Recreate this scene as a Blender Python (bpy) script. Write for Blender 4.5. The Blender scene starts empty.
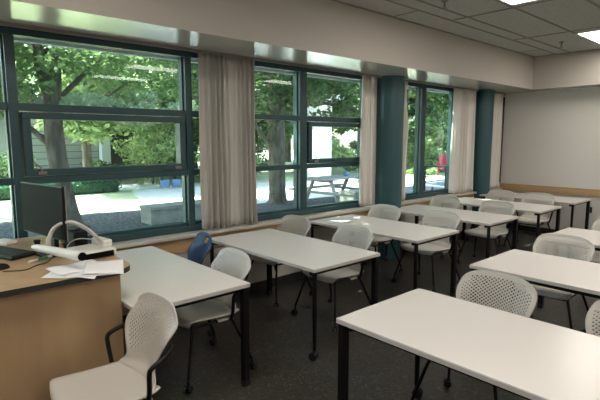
import bpy, bmesh, math, random
import numpy as np
from mathutils import Vector, Matrix, Euler
PI = math.pi
R = random.Random(7)
scene = bpy.context.scene
col = scene.collection

# ------------------------------------------------------------------ materials
def mat(name, color, rough=.5, metal=0., spec=.5, noise=None, bump=None, coat=0.):
    m = bpy.data.materials.new(name); m.use_nodes = True
    nt = m.node_tree; b = nt.nodes['Principled BSDF']
    b.inputs['Base Color'].default_value = (*color, 1)
    b.inputs['Roughness'].default_value = rough
    b.inputs['Metallic'].default_value = metal
    b.inputs['Specular IOR Level'].default_value = spec
    b.inputs['Coat Weight'].default_value = coat
    tc = nt.nodes.new('ShaderNodeTexCoord')
    if noise:                                   # (scale, colour2, low, high, stretch)
        sc, c2, lo, hi, st = noise
        mp = nt.nodes.new('ShaderNodeMapping'); mp.inputs['Scale'].default_value = st
        n = nt.nodes.new('ShaderNodeTexNoise'); n.inputs['Scale'].default_value = sc; n.inputs['Detail'].default_value = 5
        r = nt.nodes.new('ShaderNodeValToRGB')
        r.color_ramp.elements[0].position = lo; r.color_ramp.elements[1].position = hi
        r.color_ramp.elements[0].color = (*color, 1); r.color_ramp.elements[1].color = (*c2, 1)
        nt.links.new(tc.outputs['Object'], mp.inputs['Vector']); nt.links.new(mp.outputs['Vector'], n.inputs['Vector'])
        nt.links.new(n.outputs['Fac'], r.inputs['Fac']); nt.links.new(r.outputs['Color'], b.inputs['Base Color'])
    if bump:
        sc, d = bump
        n = nt.nodes.new('ShaderNodeTexNoise'); n.inputs['Scale'].default_value = sc
        bp = nt.nodes.new('ShaderNodeBump'); bp.inputs['Distance'].default_value = d; bp.inputs['Strength'].default_value = .6
        nt.links.new(tc.outputs['Object'], n.inputs['Vector'])
        nt.links.new(n.outputs['Fac'], bp.inputs['Height']); nt.links.new(bp.outputs['Normal'], b.inputs['Normal'])
    return m

def emis(name, color, strength):
    m = bpy.data.materials.new(name); m.use_nodes = True
    nt = m.node_tree; nt.nodes.clear()
    e = nt.nodes.new('ShaderNodeEmission'); o = nt.nodes.new('ShaderNodeOutputMaterial')
    e.inputs[0].default_value = (*color, 1); e.inputs[1].default_value = strength
    nt.links.new(e.outputs[0], o.inputs[0]); return m

def leafmat(name, c1, c2):
    m = bpy.data.materials.new(name); m.use_nodes = True
    nt = m.node_tree; nt.nodes.clear(); N = nt.nodes.new; L = nt.links.new
    o = N('ShaderNodeOutputMaterial'); tc = N('ShaderNodeTexCoord')
    n = N('ShaderNodeTexNoise'); n.inputs['Scale'].default_value = 2.3; n.inputs['Detail'].default_value = 6
    r = N('ShaderNodeValToRGB'); r.color_ramp.elements[0].position = .35; r.color_ramp.elements[1].position = .65
    r.color_ramp.elements[0].color = (*c1, 1); r.color_ramp.elements[1].color = (*c2, 1)
    d = N('ShaderNodeBsdfDiffuse'); t = N('ShaderNodeBsdfTranslucent'); mx = N('ShaderNodeMixShader')
    g = N('ShaderNodeBsdfGlossy'); g.inputs['Roughness'].default_value = .45; mx2 = N('ShaderNodeMixShader')
    L(tc.outputs['Object'], n.inputs['Vector']); L(n.outputs['Fac'], r.inputs['Fac'])
    L(r.outputs['Color'], d.inputs['Color']); L(r.outputs['Color'], t.inputs['Color'])
    mx.inputs[0].default_value = .45; mx2.inputs[0].default_value = .06
    L(d.outputs[0], mx.inputs[1]); L(t.outputs[0], mx.inputs[2]); L(mx.outputs[0], mx2.inputs[1]); L(g.outputs[0], mx2.inputs[2])
    L(mx2.outputs[0], o.inputs[0]); return m

def glassmat():
    m = bpy.data.materials.new('window_glass'); m.use_nodes = True
    nt = m.node_tree; nt.nodes.clear(); N = nt.nodes.new; L = nt.links.new
    o = N('ShaderNodeOutputMaterial'); t = N('ShaderNodeBsdfTransparent'); t.inputs[0].default_value = (.86, .95, .93, 1)
    g = N('ShaderNodeBsdfGlossy'); g.inputs['Roughness'].default_value = .0
    lw = N('ShaderNodeLayerWeight'); lw.inputs['Blend'].default_value = .5
    pw = N('ShaderNodeMath'); pw.operation = 'POWER'; pw.inputs[1].default_value = 5
    f = N('ShaderNodeMath'); f.operation = 'MULTIPLY_ADD'; f.inputs[1].default_value = .7; f.inputs[2].default_value = .02
    L(lw.outputs['Facing'], pw.inputs[0]); L(pw.outputs[0], f.inputs[0])
    mx = N('ShaderNodeMixShader'); L(f.outputs[0], mx.inputs[0]); L(t.outputs[0], mx.inputs[1]); L(g.outputs[0], mx.inputs[2])
    L(mx.outputs[0], o.inputs[0]); return m

M = {}
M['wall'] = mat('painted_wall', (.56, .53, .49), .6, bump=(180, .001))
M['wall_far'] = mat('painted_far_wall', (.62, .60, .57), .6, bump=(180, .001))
M['soffit'] = mat('soffit_paint', (.45, .415, .37), .6)
M['gloss'] = mat('glossy_soffit_paint', (.50, .48, .44), .17, spec=.9, bump=(2.5, .002))
M['ceil'] = mat('ceiling_tile', (.44, .44, .40), .9, noise=(60, (.36, .36, .33), .45, .62, (1, 1, 1)))
M['tbar'] = mat('ceiling_grid', (.22, .21, .19), .6)
M['frame'] = mat('teal_window_frame', (.016, .055, .064), .38)
M['frame_dark'] = mat('window_gasket', (.012, .02, .02), .5)
M['column'] = mat('teal_column_paint', (.022, .078, .092), .35)
M['sill'] = mat('window_sill', (.50, .46, .40), .35)
M['wood'] = mat('birch_wood', (.43, .285, .155), .42, noise=(6, (.36, .23, .12), .35, .7, (1.2, 1.2, .25)))
M['wood2'] = mat('oak_rail', (.50, .33, .17), .5, noise=(9, (.43, .27, .13), .35, .7, (.25, .25, 2)))
M['glass'] = glassmat()
def floormat():
    m = mat('speckled_floor', (.045, .042, .038), .33, spec=.4)
    nt = m.node_tree; b = nt.nodes['Principled BSDF']; N = nt.nodes.new; L = nt.links.new
    tc = N('ShaderNodeTexCoord')
    v = N('ShaderNodeTexVoronoi'); v.inputs['Scale'].default_value = 70
    r = N('ShaderNodeValToRGB'); r.color_ramp.interpolation = 'CONSTANT'
    e = r.color_ramp.elements; e[0].color = (.034, .032, .028, 1); e[1].position = .55; e[1].color = (.053, .049, .042, 1)
    x = e.new(.82); x.color = (.095, .087, .072, 1); x = e.new(.95); x.color = (.13, .12, .10, 1)
    n = N('ShaderNodeTexNoise'); n.inputs['Scale'].default_value = 1.5
    rr = N('ShaderNodeMapRange'); rr.inputs['To Min'].default_value = .26; rr.inputs['To Max'].default_value = .42
    L(tc.outputs['Object'], v.inputs['Vector']); L(v.outputs['Color'], r.inputs['Fac']); L(r.outputs['Color'], b.inputs['Base Color'])
    L(tc.outputs['Object'], n.inputs['Vector']); L(n.outputs['Fac'], rr.inputs['Value']); L(rr.outputs[0], b.inputs['Roughness'])
    return m
M['floor'] = floormat()
M['base'] = mat('rubber_base', (.02, .02, .02), .5)
M['top'] = mat('white_laminate', (.72, .69, .66), .27)
M['edge'] = mat('laminate_edge', (.52, .49, .46), .5)
M['black'] = mat('black_metal', (.005, .005, .0055), .4, spec=.25)
M['caster'] = mat('black_caster', (.01, .01, .011), .35)
M['shell'] = mat('pale_grey_plastic', (.55, .52, .475), .42)
M['bracket'] = mat('pale_bracket', (.55, .54, .51), .4)
M['blue'] = mat('dark_blue_plastic', (.004, .032, .085), .35)
M['curtain'] = mat('beige_curtain', (.43, .415, .38), .85, bump=(300, .0006))
M['curtain_light'] = mat('pale_curtain', (.64, .61, .565), .85, bump=(300, .0006))
M['track'] = mat('curtain_track', (.22, .20, .18), .5)
M['screen'] = mat('black_screen', (.003, .003, .0035), .6, spec=.05)
M['keys'] = mat('black_keys', (.02, .022, .026), .5)
M['white'] = mat('white_plastic', (.68, .66, .62), .35)
M['armgrey'] = mat('grey_beige_plastic', (.50, .47, .43), .35)
M['paper'] = mat('paper', (.78, .76, .76), .7, noise=(160, (.60, .59, .62), .56, .66, (1, 6, 1)))
M['cable'] = mat('black_cable', (.01, .01, .01), .5)
M['cablew'] = mat('pale_cable', (.6, .6, .58), .5)
M['green'] = mat('green_plastic', (.05, .25, .10), .4)
M['card'] = mat('cardboard', (.55, .42, .25), .6)
M['metal'] = mat('brushed_metal', (.55, .55, .55), .35, metal=.9)
M['lamp'] = emis('fluorescent_panel', (1.0, .93, .84), 9)
M['lampframe'] = mat('light_frame', (.7, .7, .68), .4)
M['grass'] = mat('lawn_grass', (.40, .50, .24), .9, noise=(1.2, (.58, .62, .42), .35, .7, (1, 1, 1)), bump=(60, .02))
M['mulch'] = mat('mulch_and_patio_shade', (.05, .055, .06), .95, noise=(14, (.22, .23, .24), .5, .72, (1, 1, 1)), bump=(30, .03))
M['paving'] = mat('pale_paving', (.70, .69, .66), .8, noise=(3, (.58, .58, .57), .3, .7, (1, 1, 1)))
M['patio_shade'] = mat('shade_grey_patio', (.13, .155, .18), .85, noise=(5, (.19, .215, .24), .3, .7, (1, 1, 1)))  # patio surface darkened so that it looks shaded
M['concrete'] = mat('mossy_concrete', (.20, .20, .17), .9, noise=(7, (.30, .30, .25), .3, .7, (1, 1, 1)), bump=(25, .01))
M['bark'] = mat('tree_bark', (.085, .066, .048), .95, noise=(9, (.17, .145, .11), .4, .65, (1, 1, .3)), bump=(18, .03))
M['siding'] = mat('grey_siding', (.36, .36, .31), .8, noise=(2, (.29, .30, .26), .3, .7, (.3, .3, 3)))
M['extwhite'] = mat('white_render', (.80, .80, .80), .7)
M['greywood'] = mat('weathered_timber', (.42, .39, .34), .8, noise=(8, (.30, .28, .25), .3, .7, (.3, 3, 3)))
M['red'] = mat('red_plastic', (.48, .02, .05), .4)
M['bluetarp'] = mat('blue_tarp', (.10, .21, .42), .5)
M['roof'] = mat('dark_roof', (.06, .07, .07), .7)
M['leafA'] = leafmat('leaf_dark', (.045, .10, .032), (.13, .22, .07))
M['leafB'] = leafmat('leaf_mid', (.075, .155, .05), (.24, .35, .13))
M['leafC'] = leafmat('leaf_bright', (.16, .27, .09), (.44, .54, .24))
M['leafW'] = leafmat('leaf_pale', (.20, .32, .13), (.62, .70, .52))
M['leafH'] = leafmat('leaf_hedge', (.02, .10, .045), (.05, .17, .08))

# ------------------------------------------------------------------ mesh tools
class MB:
    def __init__(s): s.v = []; s.f = []; s.mi = []; s.smooth = []
    def add(s, vs, fs, mi=0, smooth=False, T=None):
        o = len(s.v)
        for p in vs:
            p = Vector(p)
            s.v.append(tuple(T @ p) if T is not None else tuple(p))
        for f in fs:
            s.f.append([i + o for i in f]); s.mi.append(mi); s.smooth.append(smooth)
        return s
    def box(s, x0, x1, y0, y1, z0, z1, mi=0, T=None, bevel=0):
        if bevel:
            bm = bmesh.new(); bmesh.ops.create_cube(bm, size=1)
            for v in bm.verts: v.co = Vector(((x0+x1)/2+v.co.x*(x1-x0), (y0+y1)/2+v.co.y*(y1-y0), (z0+z1)/2+v.co.z*(z1-z0)))
            bmesh.ops.bevel(bm, geom=bm.edges[:], offset=bevel, segments=2, affect='EDGES', profile=.5)
            bm.verts.index_update()
            s.add([v.co[:] for v in bm.verts], [[v.index for v in f.verts] for f in bm.faces], mi, False, T); bm.free(); return s
        vs = [(x, y, z) for x in (x0, x1) for y in (y0, y1) for z in (z0, z1)]
        fs = [(0,1,3,2),(4,6,7,5),(0,4,5,1),(2,3,7,6),(0,2,6,4),(1,5,7,3)]
        return s.add(vs, fs, mi, False, T)
    def tube(s, pts, r, n=10, mi=0, cap=True, T=None, squash=1.0):
        pts = [Vector(p) for p in pts]; rs = r if isinstance(r, (list, tuple)) else [r]*len(pts)
        vs = []; fs = []; up = Vector((0, 0, 1)); prev = None
        for i, p in enumerate(pts):
            d = (pts[min(i+1, len(pts)-1)] - pts[max(i-1, 0)]).normalized()
            if prev is None:
                a = up if abs(d.z) < .9 else Vector((1, 0, 0))
                u = d.cross(a).normalized()
            else:
                u = (prev - d*prev.dot(d)).normalized()
            prev = u; w = d.cross(u)
            for k in range(n):
                t = 2*PI*k/n; vs.append(p + (u*math.cos(t) + w*math.sin(t)*squash)*rs[i])
        for i in range(len(pts)-1):
            for k in range(n):
                a = i*n+k; b = i*n+(k+1) % n; fs.append((a, b, b+n, a+n))
        s.add(vs, fs, mi, True, T)
        if cap:
            o = len(vs); s.add([vs[k] for k in range(n)], [tuple(reversed(range(n)))], mi, False, T)
            s.add([vs[o-n+k] for k in range(n)], [tuple(range(n))], mi, False, T)
        return s
    def cyl(s, c, axis, r, L, n=16, mi=0, T=None):
        c = Vector(c); a = Vector(axis).normalized()
        return s.tube([c - a*L/2, c + a*L/2], r, n, mi, True, T)
    def prism(s, poly, z0, z1, mi=0, side=None, T=None):
        n = len(poly); vs = [(x, y, z0) for x, y in poly] + [(x, y, z1) for x, y in poly]
        s.add(vs, [tuple(reversed(range(n))), tuple(range(n, 2*n))], mi, False, T)
        s.add(vs, [(i, (i+1) % n, n+(i+1) % n, n+i) for i in range(n)], mi if side is None else side, False, T)
        return s
    def build(s, name, mats, parent=None):
        me = bpy.data.meshes.new(name); me.from_pydata(s.v, [], s.f)
        if not isinstance(mats, (list, tuple)): mats = [mats]
        for m in mats: me.materials.append(m)
        me.polygons.foreach_set('material_index', s.mi); me.polygons.foreach_set('use_smooth', s.smooth)
        bm = bmesh.new(); bm.from_mesh(me); bmesh.ops.recalc_face_normals(bm, faces=bm.faces[:]); bm.to_mesh(me); bm.free()
        me.update(); o = bpy.data.objects.new(name, me); col.objects.link(o)
        if parent: o.parent = parent
        return o

def smoothpath(pts, k=6):
    P = [Vector(p) for p in pts]; out = []
    for i in range(len(P)-1):
        p0 = P[max(i-1, 0)]; p1 = P[i]; p2 = P[i+1]; p3 = P[min(i+2, len(P)-1)]
        for j in range(k):
            t = j/k
            out.append(.5*((2*p1)+(p2-p0)*t+(2*p0-5*p1+4*p2-p3)*t*t+(3*p1-p0-3*p2+p3)*t**3))
    out.append(P[-1]); return out

def empty(name, loc=(0, 0, 0), rz=0):
    o = bpy.data.objects.new(name, None); o.empty_display_size = .1; col.objects.link(o)
    o.location = loc; o.rotation_euler = (0, 0, rz); return o
def tag(o, label=None, cat=None, group=None, kind=None):
    if label: o['label'] = label
    if cat: o['category'] = cat
    if group: o['group'] = group
    if kind: o['kind'] = kind
    return o
def struct(o): o['kind'] = 'structure'; return o
def kids(o): return [c for c in bpy.data.objects if c.parent == o]
def copy_tree(o, parent=None):
    ks = kids(o); c = o.copy(); col.objects.link(c)
    if parent: c.parent = parent
    for k in ks: copy_tree(k, c)
    return c

# ------------------------------------------------------------------ camera
camd = bpy.data.cameras.new('camera'); cam = bpy.data.objects.new('camera', camd); col.objects.link(cam)
yaw, pit = math.radians(47.85), math.radians(7.29)
fw = Vector((math.cos(yaw)*math.cos(pit), math.sin(yaw)*math.cos(pit), -math.sin(pit)))
cam.location = (0, 0, 1.7); cam.rotation_euler = fw.to_track_quat('-Z', 'Y').to_euler()
camd.sensor_width = 36; camd.lens = 36*471.7/600; camd.clip_start = .05; camd.clip_end = 300
scene.camera = cam

# ------------------------------------------------------------------ room shell
XB, XF, YR, YW, YO = -2.6, 9.0, -3.2, 4.17, 4.40      # back, far, right, inner face below window, outer face
HC, HS, SILL = 3.11, 2.565, .775
struct(MB().box(XB, XF, YR, YO, -.12, 0).build('floor', M['floor']))
struct(MB().box(XB, XF, YR, YO, HC, HC+.1).build('ceiling', M['ceil']))
struct(MB().box(XF, XF+.15, YR, YO, 0, HC).build('wall_far', M['wall_far']))
struct(MB().box(XB-.15, XB, YR, YO, 0, HC).build('wall_back', M['wall_far']))
struct(MB().box(XB, XF, YR-.15, YR, 0, HC).build('wall_right', M['wall_far']))
w = MB().box(XB, XF, YW, YO, 0, SILL-.03)
w.box(XB, XF, 4.25, YO, HS, HC)
w.box(5.14, 5.80, 4.25, YO, SILL-.03, HS); w.box(7.46, XF, 4.25, YO, SILL-.03, HS); w.box(XB, -1.5, 4.25, YO, SILL-.03, HS)
struct(w.build('wall_left', M['wall']))
struct(MB().box(XB, XF, YR, YW-.67, HC-.001, HC).build('ceiling_underlay', M['ceil'])) if False else None
# soffit along the windows and across the far wall
s = MB().box(XB, XF, 3.5, 4.25, HS, HC).box(8.6, XF, YR, 3.5, HS, HC)
so = struct(s.build('trim_1', [M['soffit'], M['gloss']]))
for p in so.data.polygons:
    if p.normal.z < -.9: p.material_index = 1
g = MB()
for y in (3.13, 2.92, 2.38, 1.76, 1.14, .52, -.10, -.72, -1.34, -1.96, -2.58): g.box(XB, 8.6, y-.012, y+.012, HC-.006, HC)
for x in (6.93, 5.26, 3.59, 1.92, .25, -1.42): g.box(x-.012, x+.012, YR, 3.13, HC-.006, HC)
for x in (4.6, 1.26, -2.08, 7.94): g.box(x-.01, x+.01, 3.13, 3.5, HC-.005, HC)
g.box(XB, 8.6, 3.475, 3.5, HC-.008, HC).box(8.575, 8.6, YR, 3.5, HC-.008, HC)
struct(g.build('trim_2', M['tbar']))
# sill ledge and oak band below it, oak band on the far wall
struct(MB().box(XB, XF, 4.10, 4.27, SILL-.035, SILL, bevel=.006).build('trim_3', M['sill']))
struct(MB().box(XB, XF, 4.145, YW, .60, SILL-.035).build('trim_4', M['wood2']))
struct(MB().box(XF-.022, XF, YR, 4.145, .745, .87).build('trim_5', M['wood2']))
struct(MB().box(XB, XF, YW-.012, YW, 0, .10).build('baseboard_left', M['base']))
struct(MB().box(XF-.012, XF, YR, YW-.012, 0, .10).build('baseboard_far', M['base']))
struct(MB().box(XF-.03, XF, 4.15, 4.235, .88, 2.5).build('trim_8', M['base']))
# round columns
def column(x, y, r, n):
    b = MB(); N = 48
    ring = [(x+r*math.cos(2*PI*k/N), y+r*math.sin(2*PI*k/N)) for k in range(N)]
    vs = [(a, c, 0) for a, c in ring]+[(a, c, HS) for a, c in ring]
    b.add(vs, [(k, (k+1) % N, N+(k+1) % N, N+k) for k in range(N)], 0, True)
    b.tube([(x, y, HS-.03), (x, y, HS)], r+.012, 48)
    struct(b.build('trim_%d' % n, M['column']))
column(5.48, 4.17, .20, 6); column(8.15, 4.14, .175, 7)

# windows -------------------------------------------------------
Y0, Y1, YG = 4.25, 4.36, 4.325
FD = M['frame']
def window(n, mull, x0, x1, rows, sash_cols=()):
    """mull: list of (left, right) of the upright members; rows: transom (z0, z1) list"""
    root = empty('window_%d' % n, ((x0+x1)/2, Y0, SILL)); struct(root)
    ox, oy, oz = root.location
    def P(mb, name, m):
        o = mb.build(name, m, root); o.location = (-ox, -oy, -oz); return o
    f = MB()
    f.box(x0, x1, Y0, Y1, 2.50, HS).box(x0, x1, Y0-.01, Y1, SILL, .835, bevel=.004)
    f.box(x0, x1, Y0+.03, Y1, .835, .862)
    for a, b in mull:
        f.box(a, b, Y0, Y1, .835, 2.50, bevel=.004)
        f.box(a-.014, b+.014, Y0+.045, Y1, .835, 2.50)
    for z0, z1 in rows:
        ms = sorted(mull)
        for (a, b), (c, d) in zip(ms[:-1], ms[1:]):
            f.box(b-.005, c+.005, Y0+.008, Y1-.003, z0, z1, bevel=.003)
    P(f, 'window_frame', FD)
    zs = [.86]+[v for r_ in sorted(rows) for v in r_]+[2.50]
    ms = sorted(mull)
    for i, ((a, b), (c, d)) in enumerate(zip(ms[:-1], ms[1:])):
        for j in range(0, len(zs), 2):
            z0, z1 = zs[j], zs[j+1]
            if i in sash_cols and j == 2:
                sf = MB(); t = .062; q0, q1, y0, y1 = b+.018, c-.018, Y0-.012, Y1-.02
                sf.box(q0, q1, y0, y1, z0+.008, z0+t, bevel=.005).box(q0, q1, y0, y1, z1-t, z1-.008, bevel=.005)
                sf.box(q0, q0+t, y0, y1, z0+t, z1-t, bevel=.005).box(q1-t, q1, y0, y1, z0+t, z1-t, bevel=.005)
                so = P(sf, 'sash', FD)
                h = MB()
                h.box(q0+.09, q0+.15, y0-.02, y0, z0+.02, z0+.045).tube([(q0+.12, y0-.02, z0+.035), (q0+.10, y0-.035, z0+.08), (q0+.05, y0-.04, z0+.12)], .007, 8)
                h.box(q1-.13, q1-.07, y0-.02, y0, z0+.02, z0+.045)
                ho = h.build('handle', M['track'], so)
                tag(ho, label='small crank latch')
                P(MB().box(b+.07, c-.07, YG, YG+.006, z0+.05, z1-.05), 'pane', M['glass'])
            else:
                P(MB().box(b, c, YG, YG+.006, z0, z1), 'pane', M['glass'])
    return root
T2 = [(1.345, 1.40), (1.925, 1.985)]
window(1, [(-1.5, -1.42), (-.40, -.34), (.815, .88), (2.335, 2.405), (3.07, 3.13)], -1.5, 3.10, T2, (2,))
window(2, [(3.10, 3.16), (3.85, 3.965), (5.07, 5.14)], 3.10, 5.14, T2, (1,))
window(3, [(5.80, 5.86), (6.40, 6.52), (7.37, 7.46)], 5.80, 7.46, [])
# pale reveal strip outside just under the window head
struct(MB().box(-1.5, 5.14, 4.40, 4.46, 2.485, 2.52).box(5.80, 7.46, 4.40, 4.46, 2.485, 2.52).build('trim_9', M['extwhite']))

# ceiling lights -------------------------------------------------
def ceiling_light(x0, x1, y0, y1, label):
    t = empty('ceiling_light', ((x0+x1)/2, (y0+y1)/2, HC))
    f = MB(); a, b = (x1-x0)/2, (y1-y0)/2
    for q in ((-a, a, -b, -b+.02), (-a, a, b-.02, b), (-a, -a+.02, -b, b), (a-.02, a, -b, b)): f.box(*q, -.018, 0)
    f.build('light_frame', M['lampframe'], t)
    MB().box(-a+.02, a-.02, -b+.02, b-.02, -.012, -.002).build('diffuser', M['lamp'], t)
    return tag(t, label, 'ceiling light')
ceiling_light(7.08, 8.32, 1.78, 2.36, 'lit rectangular ceiling light panel nearest the far wall')
ceiling_light(3.76, 5.10, 1.78, 2.34, 'lit ceiling light panel cut off by the top edge of the photo')
for i, (x, y) in enumerate(((.9, 2.05), (-1.6, 2.05), (7.7, -.4), (4.4, -.4), (1.1, -.4), (7.7, -2.3), (4.4, -2.3), (1.1, -2.3))):
    if True:
        t = ceiling_light(x-.62, x+.62, y-.28, y+.28, 'ceiling light panel beyond the edge of the photo')
        t['group'] = 'ceiling lights outside the photo'
def sprinkler(x, y, label):
    t = empty('sprinkler', (x, y, HC))
    MB().cyl((0, 0, -.006), (0, 0, 1), .035, .012).build('escutcheon', M['track'], t)
    b = MB().cyl((0, 0, -.03), (0, 0, 1), .010, .05).cyl((0, 0, -.075), (0, 0, 1), .028, .004)
    b.tube([(.012, 0, -.04), (.02, 0, -.058), (.006, 0, -.074)], .004, 6).tube([(-.012, 0, -.04), (-.02, 0, -.058), (-.006, 0, -.074)], .004, 6)
    b.build('sprinkler_head', M['track'], t)
    tag(t, label, 'sprinkler')
sprinkler(7.59, 2.71, 'small dark sprinkler head hanging from the ceiling by the far wall')
sprinkler(4.49, 2.75, 'dark sprinkler head at the top edge of the photo')

# curtains -------------------------------------------------------
def curtain(x0, x1, z0, z1, y, label, m, folds, amp, seed, wav=None):
    rr = random.Random(seed); t = empty('curtain', ((x0+x1)/2, y, z1))
    nx = int(folds*10); nz = 24
    ph = [rr.uniform(0, 6) for _ in range(5)]
    vs = []; fs = []
    for j in range(nz+1):
        v = j/nz; z = -(z1-z0)*v
        for i in range(nx+1):
            u = i/nx; a = 2*PI*folds*u
            a += .9*math.sin(2*PI*u*2.3+ph[0]) + .35*math.sin(v*3+ph[1]+u*9)
            A = amp*(.55+.45*math.sin(u*11+ph[2]))*(.55+.45*v)
            xx = (x0-x1)/2 + (x1-x0)*u + .006*math.sin(v*5+u*20+ph[3])
            if wav: xx += wav(v)*(1-abs(2*u-1)*.3)
            yy = A*math.sin(a) + .35*A*math.sin(2*a+ph[4])
            vs.append((xx, yy, z + .006*math.sin(a)*v))
    for j in range(nz):
        for i in range(nx):
            a = j*(nx+1)+i; fs.append((a, a+1, a+nx+2, a+nx+1))
    b = MB(); b.add(vs, fs, 0, True); o = b.build('curtain_cloth', m, t)
    md = o.modifiers.new('Solidify', 'SOLIDIFY'); md.thickness = .003
    return tag(t, label, 'curtain')
curtain(2.43, 3.12, .79, 2.545, 4.165, 'wide beige pleated curtain hanging between the first two windows', M['curtain'], 11, .046, 1)
curtain(4.88, 5.13, .80, 2.545, 4.165, 'narrow pale curtain bunched left of the first teal column', M['curtain_light'], 5, .036, 2)
curtain(5.74, 5.90, .80, 2.545, 4.165, 'narrow curtain with a bowed edge just right of the first teal column', M['curtain_light'], 4, .03, 3,
        wav=lambda v: .05*math.exp(-((v-.38)/.13)**2)-.04*math.exp(-((v-.15)/.12)**2))
curtain(7.22, 7.86, .79, 2.545, 4.165, 'cream pleated curtain right of the tall window, beside the second teal column', M['curtain_light'], 10, .06, 4)
curtain(8.46, 8.80, .79, 2.545, 4.10, 'cream curtain in the far corner right of the second teal column', M['curtain_light'], 4, .045, 5)
struct(MB().box(XB, XF, 4.145, 4.185, HS-.025, HS).build('trim_10', M['track']))

# ------------------------------------------------------------------ tables
def caster(name, x, y, parent, r=.028, rz=0.):
    T = Matrix.Translation((x, y, 0)) @ Matrix.Rotation(rz, 4, 'Z')
    b = MB(); b.cyl((0, 0, 2*r+.018), (0, 0, 1), .011, .03, 10, T=T)
    b.box(-.012, .016, -.010, .010, r+.004, 2*r+.008, T=T, bevel=.003)
    o = b.build(name, M['caster'], parent)
    w = MB().cyl((.008, -.015, r), (0, 1, 0), r, .014, 18, T=T).cyl((.008, .015, r), (0, 1, 0), r, .014, 18, T=T)
    w.build('wheel', M['caster'], o); return o

TW, TL, TH = .79, 1.53, .735
def make_table():
    """origin at floor centre; thick glide legs on the +X side, castered tube legs on the -X side"""
    t = empty('classroom_table'); a, b = TW/2, TL/2
    tb = MB(); bm = bmesh.new(); bmesh.ops.create_cube(bm, size=1)
    for v in bm.verts: v.co = Vector((v.co.x*TW, v.co.y*TL, TH-.0125+v.co.z*.025))
    bmesh.ops.bevel(bm, geom=[e for e in bm.edges if abs(e.verts[0].co.z-e.verts[1].co.z) > .01], offset=.006, segments=2, affect='EDGES')
    bmesh.ops.bevel(bm, geom=[e for e in bm.edges if abs(e.verts[0].co.z-e.verts[1].co.z) < .001 and e.verts[0].co.z > TH-.001 and len([f for f in e.link_faces if abs(f.normal.z) > .9]) == 1], offset=.003, segments=2, affect='EDGES')
    bm.normal_update(); bm.verts.index_update()
    for f in bm.faces: tb.add([v.co[:] for v in f.verts], [tuple(range(len(f.verts)))], 0 if f.normal.z > .5 else 1)
    bm.free(); o = tb.build('tabletop', [M['top'], M['edge']], t)
    fr = MB(); z1 = TH-.025; q = .05
    fr.box(-a+.03, a-.03, -b+.045, -b+.085, z1-.035, z1).box(-a+.03, a-.03, b-.085, b-.045, z1-.035, z1)
    fr.box(a-.10, a-.06, -b+.06, b-.06, z1-.04, z1)
    fr.build('under_frame', M['black'], t)
    for sy in (-1, 1):
        y = sy*(b-.032)
        lg = MB().box(a-.056, a-.008, y-.022, y+.022, .02, z1, bevel=.005).build('leg', M['black'], t)
        MB().box(a-.058, a-.006, y-.024, y+.024, 0, .045, bevel=.006).build('foot', M['caster'], lg)
        x = -a+.036
        lg = MB().tube([(x, y, z1), (x, y, .35), (x, y, .085)], [.019, .018, .015], 14).build('leg', M['black'], t)
        caster('caster', x, y, lg, r=.033, rz=R.uniform(0, 6))
    return t
tables = [
 (1.44, 3.29, 0, 'white table in the front row, beside the wooden instructor desk'),
 (2.775, 3.235, 0, 'white table second from the instructor desk, in the row along the windows'),
 (4.205, 3.30, 0, 'sun-dappled white table third from the instructor desk, nearest the first teal column'),
 (5.625, 3.27, 0, 'white table fourth from the instructor desk, below the tall window'),
 (7.01, 3.25, 0, 'white table second from the far wall in the row along the windows'),
 (8.31, 3.25, 0, 'white table against the far wall at the end of the window row'),
 (2.195, .935, PI, 'largest white table in the foreground at the bottom right corner'),
 (3.775, 1.005, PI, 'white table behind the foreground table on the right'),
 (5.285, 1.055, PI, 'white table furthest back on the right side of the room, edge of the photo'),
]
proto = make_table()
for i, (x, y, rz, lab) in enumerate(tables):
    t = proto if i == 0 else copy_tree(proto)
    t.location = (x, y, 0); t.rotation_euler = (0, 0, rz)
    tag(t, lab, 'table', 'white classroom tables')
    if i == 5:
        MB().box(.395, .425, -.78, -.75, .50, .60, bevel=.006).build('latch', M['caster'], t)

# ------------------------------------------------------------------ chairs (face -X)
def back_point(u, v):
    """u -1..1 across, v 0..1 from the seat's rear edge up to the top"""
    zc = .445 + .407*v
    def lerp(tab, v):
        for k in range(len(tab)-1):
            if v <= tab[k+1][0]:
                (a, p), (b, q) = tab[k], tab[k+1]; s = (v-a)/(b-a)
                sl = lambda i: 0 if i <= 0 or i >= len(tab)-1 else (tab[i+1][1]-tab[i-1][1])/(tab[i+1][0]-tab[i-1][0])
                m0, m1 = sl(k)*(b-a), sl(k+1)*(b-a)
                return (2*s**3-3*s*s+1)*p + (s**3-2*s*s+s)*m0 + (3*s*s-2*s**3)*q + (s**3-s*s)*m1
        return tab[-1][1]
    hw = lerp([(0, .222), (.06, .212), (.18, .170), (.28, .175), (.48, .222), (.72, .246), (.9, .245), (1, .238)], v)
    q = min(1, max(0, (abs(u)-.45)/.55)); w_ = max(0, (v-.45)/.55)**1.3
    top = (.012*u*u + .072*(1-math.sqrt(max(0, 1-q*q*.97)))) * w_
    x = lerp([(0, .185), (.10, .222), (.3, .242), (.65, .275), (1, .325)], v)
    x -= .045*u*u*(.5+.5*math.sin(PI*min(1, v*1.1))) + .02*u*u
    return Vector((x, hw*u, zc - top))
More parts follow.
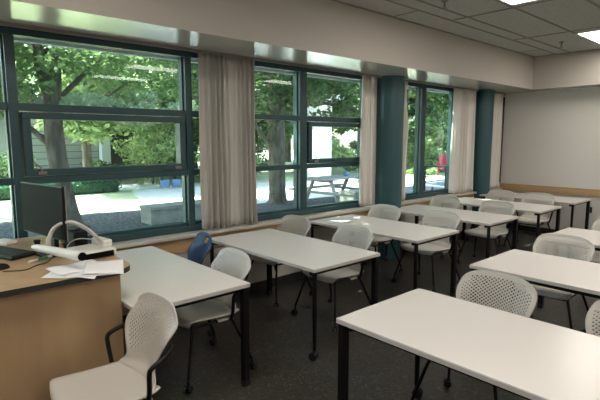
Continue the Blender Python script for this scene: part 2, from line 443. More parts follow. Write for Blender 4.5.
def make_backrest(parent, m, holes=True):
    nu, nv = 36, 38
    b = MB(); P = [[back_point(-1+2*i/nu, j/nv) for i in range(nu+1)] for j in range(nv+1)]
    for j in range(nv+1):
        for i in range(nu+1): b.v.append(tuple(P[j][i]))
    idx = lambda i, j: j*(nu+1)+i
    for j in range(nv):
        for i in range(nu):
            q = [idx(i, j), idx(i+1, j), idx(i+1, j+1), idx(i, j+1)]
            uc = abs(-1+2*(i+.5)/nu); vc = (j+.5)/nv
            hole = (i+j) % 2 == 0 and i > 1 and i < nu-2 and vc > .22 and vc < .93 and uc < .92 and not (vc > .84 and uc > .72)
            if not holes:
                hole = False
                if .80 < vc < .92 and uc < .24: continue
            if not hole:
                b.f.append(q); b.mi.append(0); b.smooth.append(True); continue
            c = sum((Vector(b.v[k]) for k in q), Vector())/4
            k0 = len(b.v)
            s = .96 - .26*max(uc/.86, abs(vc-.66)/.40)**2
            mids = []
            for k in range(4):
                a_, c_ = Vector(b.v[q[k]]), Vector(b.v[q[(k+1) % 4]])
                mids.append((a_+c_)/2)
            for k in range(4): b.v.append(tuple(c+(Vector(b.v[q[k]])-c)*s))
            for k in range(4):
                b.f.append([q[k], q[(k+1) % 4], k0+(k+1) % 4, k0+k]); b.mi.append(0); b.smooth.append(True)
    o = b.build('backrest', m, parent)
    sd = o.modifiers.new('Solidify', 'SOLIDIFY'); sd.thickness = .007; sd.offset = 0
    return o
def make_seat(parent, m):
    n = 20; mm = 20
    prof = [(-.228, .418), (-.222, .437), (-.20, .447), (-.15, .447), (-.05, .441), (.05, .437), (.12, .436), (.165, .440), (.192, .449)]
    path = [Vector((x, 0, z)) for x, z in prof]; path = smoothpath(path, 3)
    vs = []; fs = []
    for j, p in enumerate(path):
        t = j/(len(path)-1)
        hw = .232 - .045*max(0, (.28-t)/.28)**2.2 - .017*max(0, (t-.75)/.25)
        for i in range(n+1):
            u = -1+2*i/n
            x = p.x + .035*abs(u)**3*max(0, 1-t*3)
            vs.append((x, hw*u, p.z + .010*abs(u)**3*(1 if t > .1 else 0) - .006*(1-u*u)))
    for j in range(len(path)-1):
        for i in range(n): a = j*(n+1)+i; fs.append((a, a+1, a+n+2, a+n+1))
    b = MB(); b.add(vs, fs, 0, True); o = b.build('seat', m, parent)
    sd = o.modifiers.new('Solidify', 'SOLIDIFY'); sd.thickness = .010; sd.offset = 1
    return o
def make_chair(m, arms=True, name='classroom_chair'):
    c = empty(name); make_seat(c, m); make_backrest(c, m, arms)
    f = MB()
    f.tube(smoothpath([(-.17, -.18, .40), (-.17, .18, .40)], 3), .011, 8).tube([(.13, -.19, .40), (.13, .19, .40)], .011, 8)
    for s in (-1, 1): f.tube([(-.17, s*.175, .402), (.13, s*.185, .402)], .011, 8)
    f.tube(smoothpath([(.13, 0, .40), (.215, 0, .43), (.25, 0, .54)], 4), .012, 8)
    f.build('seat_frame', M['black'], c)
    for s in (-1, 1): MB().box(.02, .15, s*.19-.02, s*.19+.02, .400, .420, bevel=.006).build('bracket', M['bracket'], c)
    for s in (-1, 1):
        fx, fy, rx, ry = -.255, s*.275, .25, s*.285
        l = MB().tube(smoothpath([(-.15, s*.175, .405), (-.178, s*.195, .385), (fx, fy, .085)], 5), .0105, 9).build('leg', M['black'], c)
        caster('caster', fx, fy, l, r=.025, rz=R.uniform(0, 6))
        l = MB().tube(smoothpath([(.10, s*.19, .405), (.135, s*.215, .385), (rx, ry, .085)], 5), .0105, 9).build('leg', M['black'], c)
        caster('caster', rx, ry, l, r=.025, rz=R.uniform(0, 6))
        if arms:
            a = MB().tube(smoothpath([(.262, s*.195, .655), (.245, s*.225, .655), (.195, s*.266, .638), (.14, s*.276, .618), (.115, s*.276, .600), (.110, s*.270, .570), (.116, s*.250, .48), (.118, s*.226, .415), (.12, s*.19, .402)], 5), .0125, 9)
            a.build('armrest', M['black'], c)
    return c
G = 'pale grey perforated chairs'
chairs = [
 (.79, 2.345, .0, 'pale perforated chair in front of the wooden desk, seat fully visible'),
 (1.73, 3.00, -.05, 'pale chair tucked under the front-row table, white backrest left of centre'),
 (3.19, 3.90, .04, 'pale chair behind the second table, on the side next to the window'),
 (3.20, 3.05, -.02, 'pale perforated chair behind the second table, on the aisle side'),
 (4.66, 3.78, .03, 'sunlit pale chair in front of the first teal column'),
 (4.77, 3.03, -.04, 'pale perforated chair behind the sun-dappled third table, aisle side'),
 (6.20, 3.82, .02, 'pale chair behind the fourth table, close below the tall window'),
 (6.15, 2.98, .03, 'pale chair behind the fourth table, on the aisle side'),
 (7.60, 3.62, -.02, 'pale chair between the last two tables, next to the far corner'),
 (7.62, 3.0, .02, 'pale chair between the last two tables, on the aisle side'),
 (2.60, 1.30, .05, 'large pale perforated chair behind the foreground table'),
 (2.62, .55, .0, 'pale chair cut off by the right edge behind the foreground table'),
 (4.27, 1.48, .03, 'pale perforated chair between the second and third tables on the right'),
 (5.68, 1.42, .0, 'pale chair just showing at the right edge behind the furthest right table'),
]
cp = make_chair(M['shell'])
for i, (x, y, rz, lab) in enumerate(chairs):
    c = cp if i == 0 else copy_tree(cp)
    c.location = (x, y, 0); c.rotation_euler = (0, 0, rz); tag(c, lab, 'chair', G)
bc = make_chair(M['blue'], arms=False); bc.location = (1.90, 3.78, 0); bc.rotation_euler = (0, 0, -.25)
tag(bc, 'dark blue plastic chair between the front-row table and the window', 'chair')

# ------------------------------------------------------------------ instructor desk
DT = .95
desk = empty('instructor_desk', (.3, 3.4, 0))
def dloc(o): o.location = (-.3, -3.4, 0); return o
poly = [(-1.1, 2.68), (.98, 2.68)]
for k in range(0, 9):
    a = -PI/2+PI/2*k/8; poly.append((.98+.14*math.cos(a), 2.82+.14*math.sin(a)))
poly += [(1.12, 4.08), (-1.1, 4.08)]
dloc(MB().prism(poly, DT-.032, DT, 0, 1).build('desktop', [M['wood'], M['base']], desk))
dloc(MB().box(-1.05, 1.035, 2.735, 2.76, .0, DT-.032).build('front_panel', M['wood'], desk))
dloc(MB().box(1.01, 1.035, 2.76, 4.04, .0, DT-.032).build('side_panel', M['wood'], desk))
dloc(MB().box(-1.05, -1.02, 2.76, 4.04, .0, DT-.032).build('side_panel', M['wood'], desk))
tag(desk, 'tall light birch instructor desk with black edged top at the left', 'desk')

# monitor (faces -X)
mo = empty('monitor', (.80, 3.38, DT), math.atan2(-.12, -.59)+PI/2+PI)
# local: screen normal -X, width along Y
wv = MB().box(-.012, .012, -.30, .30, .125, .465, bevel=.004).build('monitor_case', M['black'], mo)
MB().box(-.0135, -.012, -.292, .292, .134, .458).build('screen', M['screen'], mo)
MB().box(.004, .010, -.302, -.299, .125, .465).build('bezel_edge', M['track'], mo)
MB().box(.012, .05, -.12, .12, .20, .38, bevel=.008).build('back_housing', M['black'], mo)
MB().box(.045, .075, -.03, .03, .01, .30, bevel=.006).build('stand', M['black'], mo)
MB().box(-.06, .13, -.12, .12, 0, .012, bevel=.004).build('stand_base', M['black'], mo)
mo.rotation_euler = (0, 0, math.atan2(.59, -.10)-PI/2)
tag(mo, 'black flat monitor seen edge on, standing on the instructor desk', 'monitor')

pc = empty('dock_box', (.99, 3.42, DT), .25)
MB().box(-.05, .05, -.09, .09, 0, .135, bevel=.008).build('case', M['black'], pc)
MB().box(-.02, .02, -.05, .05, .135, .15, bevel=.004).build('top_cap', M['caster'], pc)
tag(pc, 'small black box standing behind the monitor on the desk', 'box')

kb = empty('keyboard', (.585, 3.555, DT), math.atan2(.22, -.06)-PI/2+.12)
MB().box(-.085, .085, -.22, .22, .004, .024, bevel=.005).build('key_tray', M['black'], kb)
k = MB()
for i in range(6):
    for j in range(20):
        k.box(-.078+i*.026, -.078+i*.026+.021, -.212+j*.0212, -.212+j*.0212+.0175, .024, .031)
tag(k.build('keycaps', M['keys'], kb), kind='stuff')
tag(kb, 'black computer keyboard on the desk at the left edge of the photo', 'keyboard')

ms = empty('computer_mouse', (.50, 3.16, DT), .3)
b = MB(); vs = []; fs = []; n = 16; m_ = 8
for j in range(m_+1):
    ph = (PI/2)*j/m_
    for i in range(n): t = 2*PI*i/n; vs.append((.055*math.cos(t)*math.cos(ph), .032*math.sin(t)*math.cos(ph), .034*math.sin(ph)))
for j in range(m_):
    for i in range(n): a = j*n+i; c_ = j*n+(i+1) % n; fs.append((a, c_, c_+n, a+n))
b.add(vs, fs, 0, True).add(vs[:n], [tuple(range(n))]); b.build('mouse_body', M['black'], ms)
MB().box(-.045, -.02, -.003, .003, .018, .034, bevel=.001).build('scroll_wheel', M['keys'], ms)
tag(ms, 'black computer mouse beside the keyboard', 'mouse')

# document camera: white base box with black front, beige arm, white tube head
dc = empty('document_camera', (1.0, 3.10, DT))
def dl(o): o.location = (-1.0, -3.10, -DT); return o
Tm = Matrix.Translation((1.01, 3.13, DT)) @ Matrix.Rotation(.12, 4, 'Z')
base = MB().box(-.11, .11, -.12, .13, 0, .055, bevel=.012, T=Tm)
base.box(.05, .12, -.05, .12, .05, .10, bevel=.014, T=Tm)
dl(base.build('base', M['white'], dc))
fp = MB().box(-.10, .085, -.126, -.118, .008, .046, bevel=.003, T=Tm); dl(fp.build('front_panel', M['screen'], dc))
arm = MB().tube(smoothpath([(.755, 3.15, 1.03), (.765, 3.15, 1.09), (.80, 3.14, 1.16), (.868, 3.08, 1.197), (.935, 3.04, 1.165), (1.0, 3.04, 1.105), (1.055, 3.07, 1.04)], 6), .012, 10)
dl(arm.build('arm', M['armgrey'], dc))
hd = MB(); A = Vector((.695, 3.235, 1.04)); B = Vector((.845, 2.80, 1.035))
hd.tube([A+(B-A)*t for t in (0, .06, .12, .9, .96, 1)], [.014, .020, .022, .030, .032, .028], 20); dl(hd.build('camera_head', M['white'], dc))
d = (B-A).normalized()
ln = MB().tube([B-d*.002, B+d*.012], .024, 20); dl(ln.build('lens', M['screen'], dc))
kn = MB().tube([A+Vector((.02, -.02, .0)), A+Vector((.02, -.02, .045))], [.014, .020], 14); dl(kn.build('knob', M['black'], dc))
tag(dc, 'white document camera with arched beige arm lying over the papers', 'document camera')

def sheet(cx, cy, rz, z, label, w=.216, h=.279, curl=.006, seed=0):
    t = MB(); n = 12; vs = []; fs = []
    for j in range(n+1):
        for i in range(n+1):
            u, v = i/n-.5, j/n-.5
            px, py = u*h, v*w
            over = max(0, 2.69-(cy+px*math.sin(rz)+py*math.cos(rz)))      # hangs over the front edge
            vs.append((px, py, curl*(2*abs(u*v)) + curl*.5*math.sin(u*5+seed)**2 - over*over*3.0))
    for j in range(n):
        for i in range(n): a = j*(n+1)+i; fs.append((a, a+1, a+n+2, a+n+1))
    t.add(vs, fs, 0, True); o = t.build('paper_sheet', M['paper'])
    md = o.modifiers.new('Solidify', 'SOLIDIFY'); md.thickness = .0008
    o.location = (cx, cy, z); o.rotation_euler = (0, 0, rz); return tag(o, label, 'paper', 'papers on the instructor desk')
sheet(.80, 2.79, -.62, DT+.001, 'leftmost white sheet on the front edge of the desk', seed=1)
sheet(.87, 2.76, -.25, DT+.004, 'printed sheet in the middle of the papers on the desk', seed=2)
sheet(.84, 2.87, .12, DT+.0075, 'white sheet directly under the tube of the document camera', seed=3)
sheet(.955, 2.77, 1.2, DT+.011, 'rightmost printed sheet near the rounded desk corner', seed=4)

cb = MB().tube(smoothpath([(.50, 3.08, DT+.004), (.60, 3.03, DT+.004), (.68, 3.10, DT+.004), (.74, 3.13, DT+.004), (.79, 3.22, DT+.004), (.86, 3.32, DT+.004)], 6), .003, 6).build('mouse_cable', M['cable'])
tag(cb, 'thin dark cable running over the desk from the mouse', 'cable')
cb = MB().tube(smoothpath([(.90, 3.30, DT+.01), (.93, 3.33, DT+.06), (.98, 3.30, DT+.09), (1.05, 3.25, DT+.085), (1.08, 3.2, DT+.07)], 6), .0035, 6).build('video_cable', M['cablew'])
tag(cb, 'pale looping cable behind the document camera', 'cable')
for i, (x, y, l) in enumerate(((.685, 3.21, 'white capped marker lying near the keyboard'), (.745, 3.245, 'green and white marker lying between keyboard and camera'))):
    t = empty('marker_pen', (x, y, DT+.009), .3-.25*i)
    MB().cyl((0, 0, 0), (1, .3, 0), .009, .07, 12).build('barrel', M['white' if i == 0 else 'green'], t)
    MB().cyl((.045, .0135, 0), (1, .3, 0), .0095, .03, 12).build('cap', M['green' if i == 0 else 'white'], t)
    tag(t, l, 'marker')
cd = empty('cardboard_tray', (1.0, 3.36, DT), .5)
cd.location = (.93, 3.55, DT)
MB().box(-.07, .07, -.08, .08, 0, .045, bevel=.003).build('tray_body', M['card'], cd)
tag(cd, 'small tan cardboard box behind the document camera arm', 'box')
wb = empty('adapter', (.80, 3.62, DT), .5)
wb.location = (.66, 3.92, DT)
MB().box(-.05, .05, -.07, .07, 0, .03, bevel=.008).build('adapter_case', M['white'], wb)
tag(wb, 'white adapter box on the desk below the monitor', 'adapter')

# ------------------------------------------------------------------ outdoors
def ground(name, poly, z0, z1, m):
    o = MB().prism(poly, z0, z1).build(name, m); return struct(o)
ground('ground', [(-30, 4.45), (60, 4.45), (60, 60), (-30, 60)], -.30, -.02, M['grass'])
ground('ground_mulch_and_shade', [(-12, 4.45), (12.5, 4.45), (12.5, 9.6), (9.5, 9.9), (7, 10.1), (5.6, 10.9), (3.6, 11.3), (-12, 11.6)], -.03, 0, M['mulch'])  # bed carried over the patio by the picnic table, painting in its shade
ground('ground_patio', [(5.6, 10.9), (7, 10.1), (9.5, 9.9), (12.5, 9.6), (19, 11.3), (10.6, 15.5), (6.4, 15.5), (5.6, 13)], -.03, 0.0, M['paving'])
ground('ground_terrace', [(12.5, 4.45), (19, 4.45), (22, 12.8), (19, 11.3), (12.5, 9.6)], -.03, 0.0, M['patio_shade'])  # shaded part of the patio, its shade put into the ground colour
ground('ground_road', [(-20, 15.95), (9.5, 15.95), (9.5, 18.9), (-20, 18.9)], -.03, -.005, M['paving'])

def leaves(name, m, n, blobs, size, parent, seed, flat=.5):
    rs = np.random.RandomState(seed)
    B = np.array(blobs, float)                      # cx cy cz rx ry rz
    wgt = B[:, 3]*B[:, 4]*B[:, 5]; wgt = wgt**.75; wgt /= wgt.sum()
    k = rs.choice(len(B), n, p=wgt)
    d = rs.normal(size=(n, 3)); d /= np.linalg.norm(d, axis=1)[:, None]
    rad = rs.uniform(.35, 1., n)**.6
    c = B[k, :3] + d*rad[:, None]*B[k, 3:]
    nrm = rs.normal(size=(n, 3)); nrm[:, 2] = np.abs(nrm[:, 2])+flat; nrm /= np.linalg.norm(nrm, axis=1)[:, None]
    t = np.cross(nrm, rs.normal(size=(n, 3))); t /= np.linalg.norm(t, axis=1)[:, None]; b = np.cross(nrm, t)
    s = size*rs.uniform(.6, 1.3, n)[:, None]
    V = np.stack([c-t*s, c+b*s*.5+nrm*s*.1, c+t*s, c-b*s*.5+nrm*s*.1], 1).reshape(-1, 3)
    me = bpy.data.meshes.new(name); me.vertices.add(4*n); me.vertices.foreach_set('co', V.ravel())
    me.loops.add(4*n); me.loops.foreach_set('vertex_index', np.arange(4*n, dtype=np.int32))
    me.polygons.add(n); me.polygons.foreach_set('loop_start', np.arange(0, 4*n, 4, dtype=np.int32))
    me.polygons.foreach_set('loop_total', np.full(n, 4, dtype=np.int32))
    me.materials.append(m); me.update(calc_edges=True); me.validate()
    o = bpy.data.objects.new(name, me); col.objects.link(o)
    if parent: o.parent = parent
    return o
def scatter(cx, cy, cz, rx, ry, rz, k, r, seed):
    rr = random.Random(seed); out = []
    for _ in range(k):
        while True:
            p = [rr.uniform(-1, 1) for _ in range(3)]
            if sum(q*q for q in p) < 1: break
        s = r*rr.uniform(.6, 1.35)
        out.append((cx+p[0]*rx, cy+p[1]*ry, cz+p[2]*rz, s, s, s*.5))
    return out
def branches(mb, base, top, r0, r1, n, spread, seed, up=.5):
    rr = random.Random(seed)
    for i in range(n):
        t = rr.uniform(.0, 1); p = Vector(base).lerp(Vector(top), t); a = rr.uniform(0, 2*PI)
        L = spread*rr.uniform(.6, 1.1); q = p+Vector((math.cos(a)*L*.5, math.sin(a)*L*.5, L*up*.5)); e = p+Vector((math.cos(a)*L, math.sin(a)*L, L*up*rr.uniform(.3, 1.1)))
        r = (r0*(1-t)+r1*t)*.32
        mb.tube(smoothpath([p, q, e], 4), [r*(1-.8*k/8) for k in range(9)], 7)
        for _ in range(3):
            s = q.lerp(e, rr.uniform(0, .9)); a2 = a+rr.uniform(-1.2, 1.2); l2 = L*.45
            mb.tube([s, s+Vector((math.cos(a2)*l2, math.sin(a2)*l2, l2*rr.uniform(-.1, .6)))], [r*.4, r*.12], 5)

# tree 1: forked trunk behind the first window
def tree1():
    t = empty('tree', (2.62, 9.5, 0)); tb = MB(); o = lambda x, z, dy=0: (x-2.62, dy, z)
    tb.tube(smoothpath([o(2.76, -.02), o(2.70, .3), o(2.60, .9), o(2.53, 1.6), o(2.52, 2.3), o(2.58, 3.2), o(2.66, 4.5), o(2.7, 6.2)], 4), [.30, .24, .20, .19, .17, .165, .165, .165, .165, .165, .165, .165, .165, .16, .16, .155, .15, .15, .15, .145, .14, .13, .12, .11, .10, .09, .08, .07, .06], 14)
    tb.tube(smoothpath([o(2.53, 2.1), o(2.44, 2.6), o(2.33, 3.3), o(2.2, 4.6), o(2.0, 6)], 4), [.10]*8+[.09]*5+[.07]*4, 10)
    tb.tube(smoothpath([o(2.56, 1.55), o(2.35, 1.72, .1), o(2.05, 1.98, .1), o(1.5, 2.2, 0)], 4), [.07]*5+[.05]*5+[.03]*3, 8)
    tb.tube(smoothpath([o(2.6, 2.4), o(3.0, 2.8, .1), o(3.6, 3.4, .1), o(4.3, 3.9, 0)], 4), [.05]*5+[.04]*5+[.02]*3, 8)
    tb.tube(smoothpath([o(2.6, 2.2), o(3.3, 2.45, -.3), o(3.9, 2.9, -.4)], 4), [.035]*5+[.02]*4, 8)
    branches(tb, (0, 0, 3), (0, 0, 6), .15, .08, 9, 2.3, 11)
    tb.build('trunk', M['bark'], t)
    bl = scatter(-.1, .3, 4.1, 3.4, 2.6, 1.7, 60, .62, 21) + scatter(-1.8, .2, 2.6, 1.6, 1.2, .5, 12, .5, 23)
    leaves('foliage', M['leafB'], 15000, bl, .075, t, 31)
    leaves('pale_foliage', M['leafW'], 2600, scatter(.9, -.2, 2.35, 1.6, 1.0, .2, 9, .40, 22), .07, t, 48)
    hi = scatter(-2.5, -3.2, 4.7, 3.2, 1.7, .8, 60, .75, 41) + scatter(1.1, -3.0, 4.9, 1.7, 1.6, .8, 5, .5, 42) + scatter(-1.7, 2.9, 5.8, 3.8, 1.5, .7, 70, .8, 46)  # canopy added above the window view to shade front tables and mulch
    leaves('foliage', M['leafB'], 17000, hi, .15, t, 43)
    return tag(t, 'large tree with a forked bark trunk outside the first window', 'tree')
tree1()
def tree2():
    t = empty('tree', (8.05, 9.8, 0)); tb = MB()
    tb.tube(smoothpath([(0, 0, -.02), (0, 0, .25), (-.02, 0, 1), (-.03, 0, 2), (0, 0, 3.2), (.05, 0, 5), (.1, 0, 7)], 4), [.36, .30, .26, .25, .235]+[.225]*8+[.21]*4+[.18]*4+[.12]*4, 16)
    tb.tube(smoothpath([(-.1, 0, 1.5), (-.5, .1, 1.9), (-.9, .1, 2.6)], 4), .05, 8)
    tb.tube(smoothpath([(0, 0, 2.4), (1.1, -.4, 2.7), (2.4, -.7, 2.5), (3.4, -.9, 2.2)], 5), [.07]*6+[.05]*5+[.03]*5, 8)
    tb.tube(smoothpath([(0, 0, 2.9), (1.2, .3, 3.6), (2.8, .2, 3.7)], 5), [.07]*6+[.04]*5, 8)
    branches(tb, (0, 0, 2.4), (0, 0, 6.5), .2, .1, 16, 2.6, 12)
    tb.build('trunk', M['bark'], t)
    bl = scatter(.2, .2, 4.2, 3.8, 3.0, 1.6, 70, .7, 24) + scatter(1.9, -.3, 2.7, 1.8, 1.2, .5, 16, .45, 25) + scatter(-.6, .5, 2.5, 1.2, 1, .6, 8, .4, 26)
    leaves('foliage', M['leafA'], 18000, bl, .085, t, 32)
    hi = scatter(-2.0, -3.6, 4.9, 2.4, 1.5, .9, 11, .5, 49) + scatter(-1.0, 1.9, 5.9, 3.6, 2.0, .7, 60, .8, 47)  # unseen clumps added to shade the windows and ground by the picnic table
    shade_blobs = scatter(-3.3, -3.8, 4.9, 1.0, .8, .3, 10, .55, 51) + scatter(-4.5, -4.5, 4.9, .6, .5, .2, 5, .45, 52)  # more unseen clumps, added to keep sun off two chairs
    leaves('foliage', M['leafA'], 3500, shade_blobs, .12, t, 53)
    leaves('foliage', M['leafA'], 12000, hi, .16, t, 45)
    return tag(t, 'broad tree with a straight trunk outside the second window, beside the picnic table', 'tree')
tree2()
t = empty('tree', (12.3, 6.0, 0)); tb = MB()  # tree added out of view to cast shade on the terrace
tb.tube(smoothpath([(0, 0, -.02), (0, 0, .4), (.05, 0, 2), (.2, .3, 4), (.3, .5, 5.6)], 4), [.24]+[.17]*8+[.14]*4+[.10]*4, 12)
branches(tb, (.1, .1, 3.2), (.3, .5, 5.4), .2, .1, 12, 3.0, 77, .4)
tb.build('trunk', M['bark'], t)
leaves('foliage', M['leafA'], 12000, scatter(1.2, 3.4, 5.3, 4.6, 3.6, .8, 75, .85, 78), .16, t, 79)
tag(t, 'unseen tree added to shade the terrace, its trunk hidden behind the cream curtain', 'tree')
far = [  # x y height radius leaf material count size label
 (-1.5, 13.5, 5.6, 2.8, 'leafB', 6000, .13, 'tree at the far left beyond the lawn'),
 (5.6, 17.2, 6.4, 2.6, 'leafC', 7000, .14, 'bright green tree above the hedge in front of the grey building'),
 (9.6, 17.5, 6.8, 2.9, 'leafB', 8000, .14, 'leafy tree right of the grey building'),
 (12.2, 20.5, 8.2, 3.4, 'leafC', 8000, .18, 'pale tree beyond the lawn behind the long curtain'),
 (15.5, 19.0, 8.0, 3.2, 'leafB', 8000, .18, 'tree behind the white pillar'),
 (19.5, 20.5, 9.0, 3.8, 'leafB', 8000, .20, 'tree beyond the pillar, right part of the second window'),
 (20.5, 14.6, 7.5, 2.5, 'leafA', 6000, .16, 'dark tree with grey trunk seen through the tall window'),
 (27, 19.0, 9.0, 4.0, 'leafC', 7000, .24, 'bright tree behind the red outdoor chair'),
 (26, 11.5, 8.0, 3.0, 'leafB', 6000, .2, 'tree at the right side of the tall window view'),
 (2.0, 24.5, 9.5, 4.0, 'leafA', 7000, .22, 'dark tree rising behind the grey building'),
 (8.0, 25.0, 9.5, 4.0, 'leafA', 7000, .22, 'second dark tree behind the grey building roof'),
 (31, 15.0, 9, 4.0, 'leafB', 7000, .24, 'bushy tree far right in the tall window view'),
 (36, 19.5, 11, 5.0, 'leafA', 7000, .3, 'distant dark tree at the end of the patio'),
 (33, 27, 12, 6, 'leafB', 6000, .36, 'large distant tree behind the patio'),
 (14, 28, 12, 5.5, 'leafA', 7000, .32, 'tall distant tree behind the pillar'),
 (24, 28, 12, 6, 'leafB', 7000, .32, 'tall distant tree in the middle of the tree line'),
]
for i, (x, y, h, r, lm, n, sz, lab) in enumerate(far):
    t = empty('tree', (x, y, 0)); tb = MB()
    lean = R.uniform(-.2, .2)
    tb.tube(smoothpath([(0, 0, -.02), (lean*.3, 0, h*.25), (lean, 0, h*.6), (lean*1.3, 0, h*.9)], 4), [.05*r+.05-.003*r*k for k in range(13)], 10)
    branches(tb, (0, 0, h*.2), (lean, 0, h*.8), .05*r, .03, 7, r*.8, 50+i)
    tb.build('trunk', M['bark'], t)
    leaves('foliage', M[lm], n, scatter(0, 0, h*.58, r*.8, r*.8, h*.36, 34, r*.32, 60+i), sz, t, 80+i)
    tag(t, lab, 'tree', 'trees beyond the lawn')
shr = [
 (8.0, 17.3, 2.7, 1.3, 'leafC', 6000, .07, 'tall bright shrub right of the pale building pillar'),
 (9.6, 18.6, 2.7, 1.4, 'leafB', 6000, .08, 'tall mid green shrub at the end of the building'),
 (10.6, 16.2, 1.7, 1.5, 'leafC', 3500, .08, 'bright shrub at the end of the lawn'),
 (12.0, 17.4, 1.8, 1.6, 'leafA', 3500, .09, 'dark shrub left of the white pillar'),
 (16.8, 16.5, 1.9, 1.7, 'leafC', 3500, .10, 'bright shrub right of the white pillar'),
 (19.0, 17.0, 1.6, 1.6, 'leafB', 3500, .10, 'green shrub further right of the white pillar'),
 (22.5, 13.6, 1.2, 1.5, 'leafC', 3500, .09, 'yellow green shrub behind the red outdoor chair'),
 (24.0, 15.8, 1.9, 2.0, 'leafC', 3500, .11, 'tall pale shrub behind the red outdoor chair'),
 (27.5, 16.2, 4.2, 2.6, 'leafC', 7000, .15, 'high bank of bright bushes behind the blue boards'),
 (3.2, 17.6, 1.5, 1.0, 'leafA', 3500, .07, 'dark shrub at the left end of the grey building'),
 (19.2, 12.6, .6, .9, 'leafC', 2500, .06, 'low bright plants beside the patio'),
 (6.3, 18.6, 1.0, .9, 'leafA', 2500, .06, 'dark low shrub at the foot of the grey building'),
]
for i, (x, y, h, r, lm, n, sz, lab) in enumerate(shr):
    t = empty('shrub', (x, y, 0)); tb = MB(); rr = random.Random(i)
    for k in range(6):
        a = rr.uniform(0, 6.28); tb.tube([(0, 0, -.02), (math.cos(a)*r*.3, math.sin(a)*r*.3, h*.5), (math.cos(a)*r*.6, math.sin(a)*r*.6, h*.85)], [.03, .02, .01], 6)
    tb.build('stem', M['bark'], t)
    leaves('foliage', M[lm], n, scatter(0, 0, h*.5, r*.7, r*.7, h*.42, 16, h*.35, 160+i), sz, t, 180+i, .2)
    tag(t, lab, 'shrub', 'shrubs beyond the lawn')
# clipped hedge
hg = empty('hedge', (3.8, 15.75, 0))
MB().box(-2.2, 2.2, -.17, .17, 0, .34, bevel=.03).build('hedge_core', M['leafH'], hg)
leaves('foliage', M['leafH'], 9000, [(-2.2+4.4*k/60, dy, z, .12, .12, .12) for k in range(61) for dy in (-.14, .14) for z in (.08, .2, .31)], .035, hg, 5, .1)
tag(hg, 'low clipped green hedge across the far side of the lawn', 'hedge')
# building with siding
bl = empty('building', (3.5, 20, 0))
w = MB().box(.25, 3.4, 0, 4, 0, 3.0, mi=1)
for k in range(11): w.box(.23, 3.42, -.02, .02, .20+k*.26, .20+k*.26+.235)
w.build('siding_wall', [M['siding'], M['roof']], bl)
MB().box(3.45, 3.80, -.35, 0, 0, 2.9).build('pillar', M['extwhite'], bl)
MB().box(3.45, 8.2, .3, 4, 0, 2.9).build('recess_wall', M['roof'], bl)
MB().box(-.1, 8.6, -.6, 4.4, 3.0, 3.25).build('roof', M['roof'], bl)
for k in range(0): MB().box(-4.6+k*5.2, -3.6+k*5.2, -.05, 0, 1.2, 2.2).build('window', M['screen'], bl)
tag(bl, 'low grey sided building with a pale pillar across the lawn', 'building')
# white pillar shelter
wp = empty('shelter', (13.85, 14.1, 0))
MB().box(-.36, .36, -.36, .36, 0, 3.3, bevel=.02).build('pillar', M['extwhite'], wp)
MB().box(-.45, .45, -.45, .45, 0, .12).build('plinth', M['paving'], wp)
MB().box(-.8, .8, -.8, .8, 3.3, 3.5).build('roof_slab', M['extwhite'], wp)
tag(wp, 'thick white pillar outdoors beyond the picnic table', 'pillar')
# low concrete blocks
for i, (x0, x1, y0, y1, h, lab) in enumerate(((4.02, 5.9, 8.85, 9.35, .36, 'low mossy concrete block on the mulch outside the first window'),
                                     (7.08, 8.3, 6.2, 6.6, .66, 'concrete planter wall between the second window and the picnic table'))):
    t = empty('concrete_block', ((x0+x1)/2, (y0+y1)/2, 0)); a, b = (x1-x0)/2, (y1-y0)/2
    MB().box(-a, a, -b, b, 0, h-.07, bevel=.01).build('block_body', M['concrete'], t)
    MB().box(-a-.02, a+.02, -b-.02, b+.02, h-.07, h, bevel=.01).build('coping', M['concrete'], t)
    tag(t, lab, 'concrete block')
# picnic table
pt = empty('picnic_table', (9.02, 8.42, 0), .06)
b = MB()
for k in range(5): b.box(-1.05, 1.05, -.37+k*.15, -.37+k*.15+.135, .71, .75, bevel=.004)
b.build('tabletop', M['greywood'], pt)
for s in (-1, 1):
    b = MB(); b.box(-1.05, 1.05, s*.72-.14, s*.72-.005, .41, .45, bevel=.004).box(-1.05, 1.05, s*.72+.005, s*.72+.14, .41, .45, bevel=.004); b.build('bench', M['greywood'], pt)
    b = MB()
    for q in (-1, 1):
        b.tube([(s*.70, q*.28, .70), (s*.70, q*.62, .0)], .06, 4)
    b.box(s*.70-.02, s*.70+.02, -.8, .8, .34, .41).box(s*.70-.02, s*.70+.02, -.36, .36, .64, .71)
    b.build('leg', M['greywood'], pt)
tag(pt, 'weathered timber picnic table with benches outside the second window', 'picnic table')
bz = empty('bicycle_bag', (9.35, 8.5, .75), .4)
MB().box(-.10, .10, -.06, .06, 0, .10, bevel=.03).build('bag_body', M['bluetarp'], bz)
tag(bz, 'small blue bag lying on the picnic table', 'bag')
# blue panels beyond lawn
for i, (x, c) in enumerate(((7.55, 'bluetarp'), (7.98, 'bluetarp'), (8.41, 'extwhite'))):
    t = empty('barrier', (x, 15.4, 0), .1)
    MB().box(-.17, .17, -.03, .03, .05, .30, bevel=.01).build('panel', M[c], t)
    for q in (-.13, .13): MB().box(q-.02, q+.02, -.15, .15, 0, .05).build('foot', M['metal'], t)
    tag(t, ['leftmost blue panel standing beyond the lawn', 'second blue panel standing beyond the lawn', 'white panel standing beyond the lawn'][i], 'barrier')
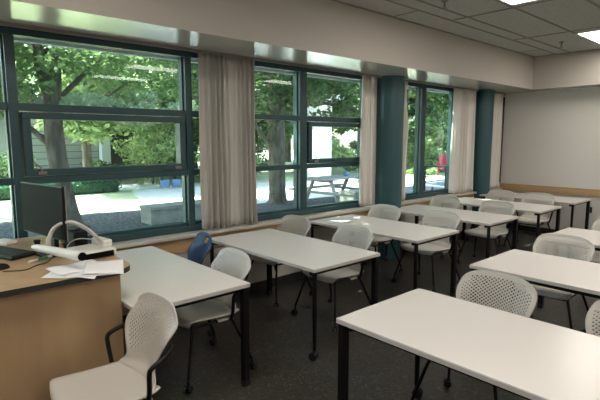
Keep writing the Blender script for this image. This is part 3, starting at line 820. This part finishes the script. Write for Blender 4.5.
# red outdoor chair, closed parasol, blue tarps, black frames on the patio
rc = empty('garden_chair', (20.7, 12.25, 0), -1.03)
MB().box(-.36, .36, -.32, .30, .30, .36, bevel=.01).build('seat', M['red'], rc)
b = MB()
for k in range(6): b.box(-.36+k*.122, -.36+k*.122+.11, .26, .30, .36, 1.0, T=Matrix.Translation((0, .26, .36)) @ Matrix.Rotation(-.3, 4, 'X') @ Matrix.Translation((0, -.26, -.36)))
b.build('backrest', M['red'], rc)
for s in (-1, 1):
    MB().box(s*.42-.06, s*.42+.06, -.4, .34, .55, .58, bevel=.01).build('armrest', M['red'], rc)
    for y in (-.33, .22): MB().box(s*.40-.04, s*.40+.04, y-.03, y+.03, 0, .55, bevel=.01).build('leg', M['red'], rc)
tag(rc, 'red wooden garden chair on the patio outside the tall window', 'chair')
pa = empty('closed_parasol', (15.9, 9.05, 0))
MB().cyl((0, 0, 1.3), (0, 0, 1), .03, 2.6).build('pole', M['metal'], pa)
MB().tube([(0, 0, 2.55), (0, 0, 2.3), (0, 0, 1.4), (0, 0, 1.15)], [.03, .07, .26, .30], 10).build('canopy', M['roof'], pa)
MB().cyl((0, 0, .04), (0, 0, 1), .28, .08, 24).build('base', M['concrete'], pa)
tag(pa, 'closed dark green parasol at the right side of the tall window', 'parasol')
for i, (x, y, z) in enumerate(((24.6, 13.9, 1.6), (25.6, 14.3, 1.2))):
    t = empty('blue_sign', (x, y, 0), -.8)
    MB().box(-.45, .45, -.02, .02, z, z+.28, bevel=.01).build('sign_board', M['bluetarp'], t)
    MB().cyl((0, .04, z/2), (0, 0, 1), .03, z, 8).build('post', M['metal'], t)
    tag(t, ['upper small blue board among the bushes in the tall window view', 'lower small blue board among the bushes in the tall window view'][i], 'sign')
fr = empty('metal_rail', (12.25, 7.6, 0))
MB().tube([(-.55, 0, 0), (-.55, 0, .93), (.75, .1, .90), (.75, .1, 0)], .035, 8).build('rail_frame', M['black'], fr)
MB().tube([(-.55, 0, .5), (.75, .1, .48)], .015, 8).build('crossbar', M['black'], fr)
tag(fr, 'black rectangular metal rail on the patio outside the tall window', 'rail')

hp = empty('hoop_post', (9.15, 5.74, 0))
MB().tube(smoothpath([(-.09, -.05, 0), (-.09, -.05, .5), (-.08, -.045, .62), (-.04, -.02, .65), (.04, .02, .65), (.08, .045, .62), (.09, .05, .5), (.09, .05, 0)], 4), .02, 8).build('hoop', M['black'], hp)
MB().box(-.14, .14, -.06, .06, 0, .01).build('base_plate', M['black'], hp)
tag(hp, 'small black metal hoop outside just below the tall window', 'hoop')

# ------------------------------------------------------------------ light
sd = bpy.data.lights.new('sun', 'SUN'); sun = bpy.data.objects.new('sun', sd); col.objects.link(sun)
sd.energy = 18; sd.angle = math.radians(.6); sd.color = (1, .95, .86)
sun.rotation_euler = Vector((.36, -.52, -1)).to_track_quat('-Z', 'Y').to_euler()
W = bpy.data.worlds.new('World'); scene.world = W; W.use_nodes = True; nt = W.node_tree
bg = nt.nodes['Background']; sk = nt.nodes.new('ShaderNodeTexSky'); sk.sky_type = 'NISHITA'; sk.sun_disc = False
sk.sun_elevation = math.radians(58); sk.sun_rotation = math.radians(-35); sk.air_density = 1.2; sk.dust_density = 2
nt.links.new(sk.outputs[0], bg.inputs[0]); bg.inputs[1].default_value = .7
scene.view_settings.view_transform = 'Standard'; scene.view_settings.look = 'None'
scene.view_settings.gamma = 1; scene.view_settings.use_curve_mapping = False
scene.view_settings.exposure = .75
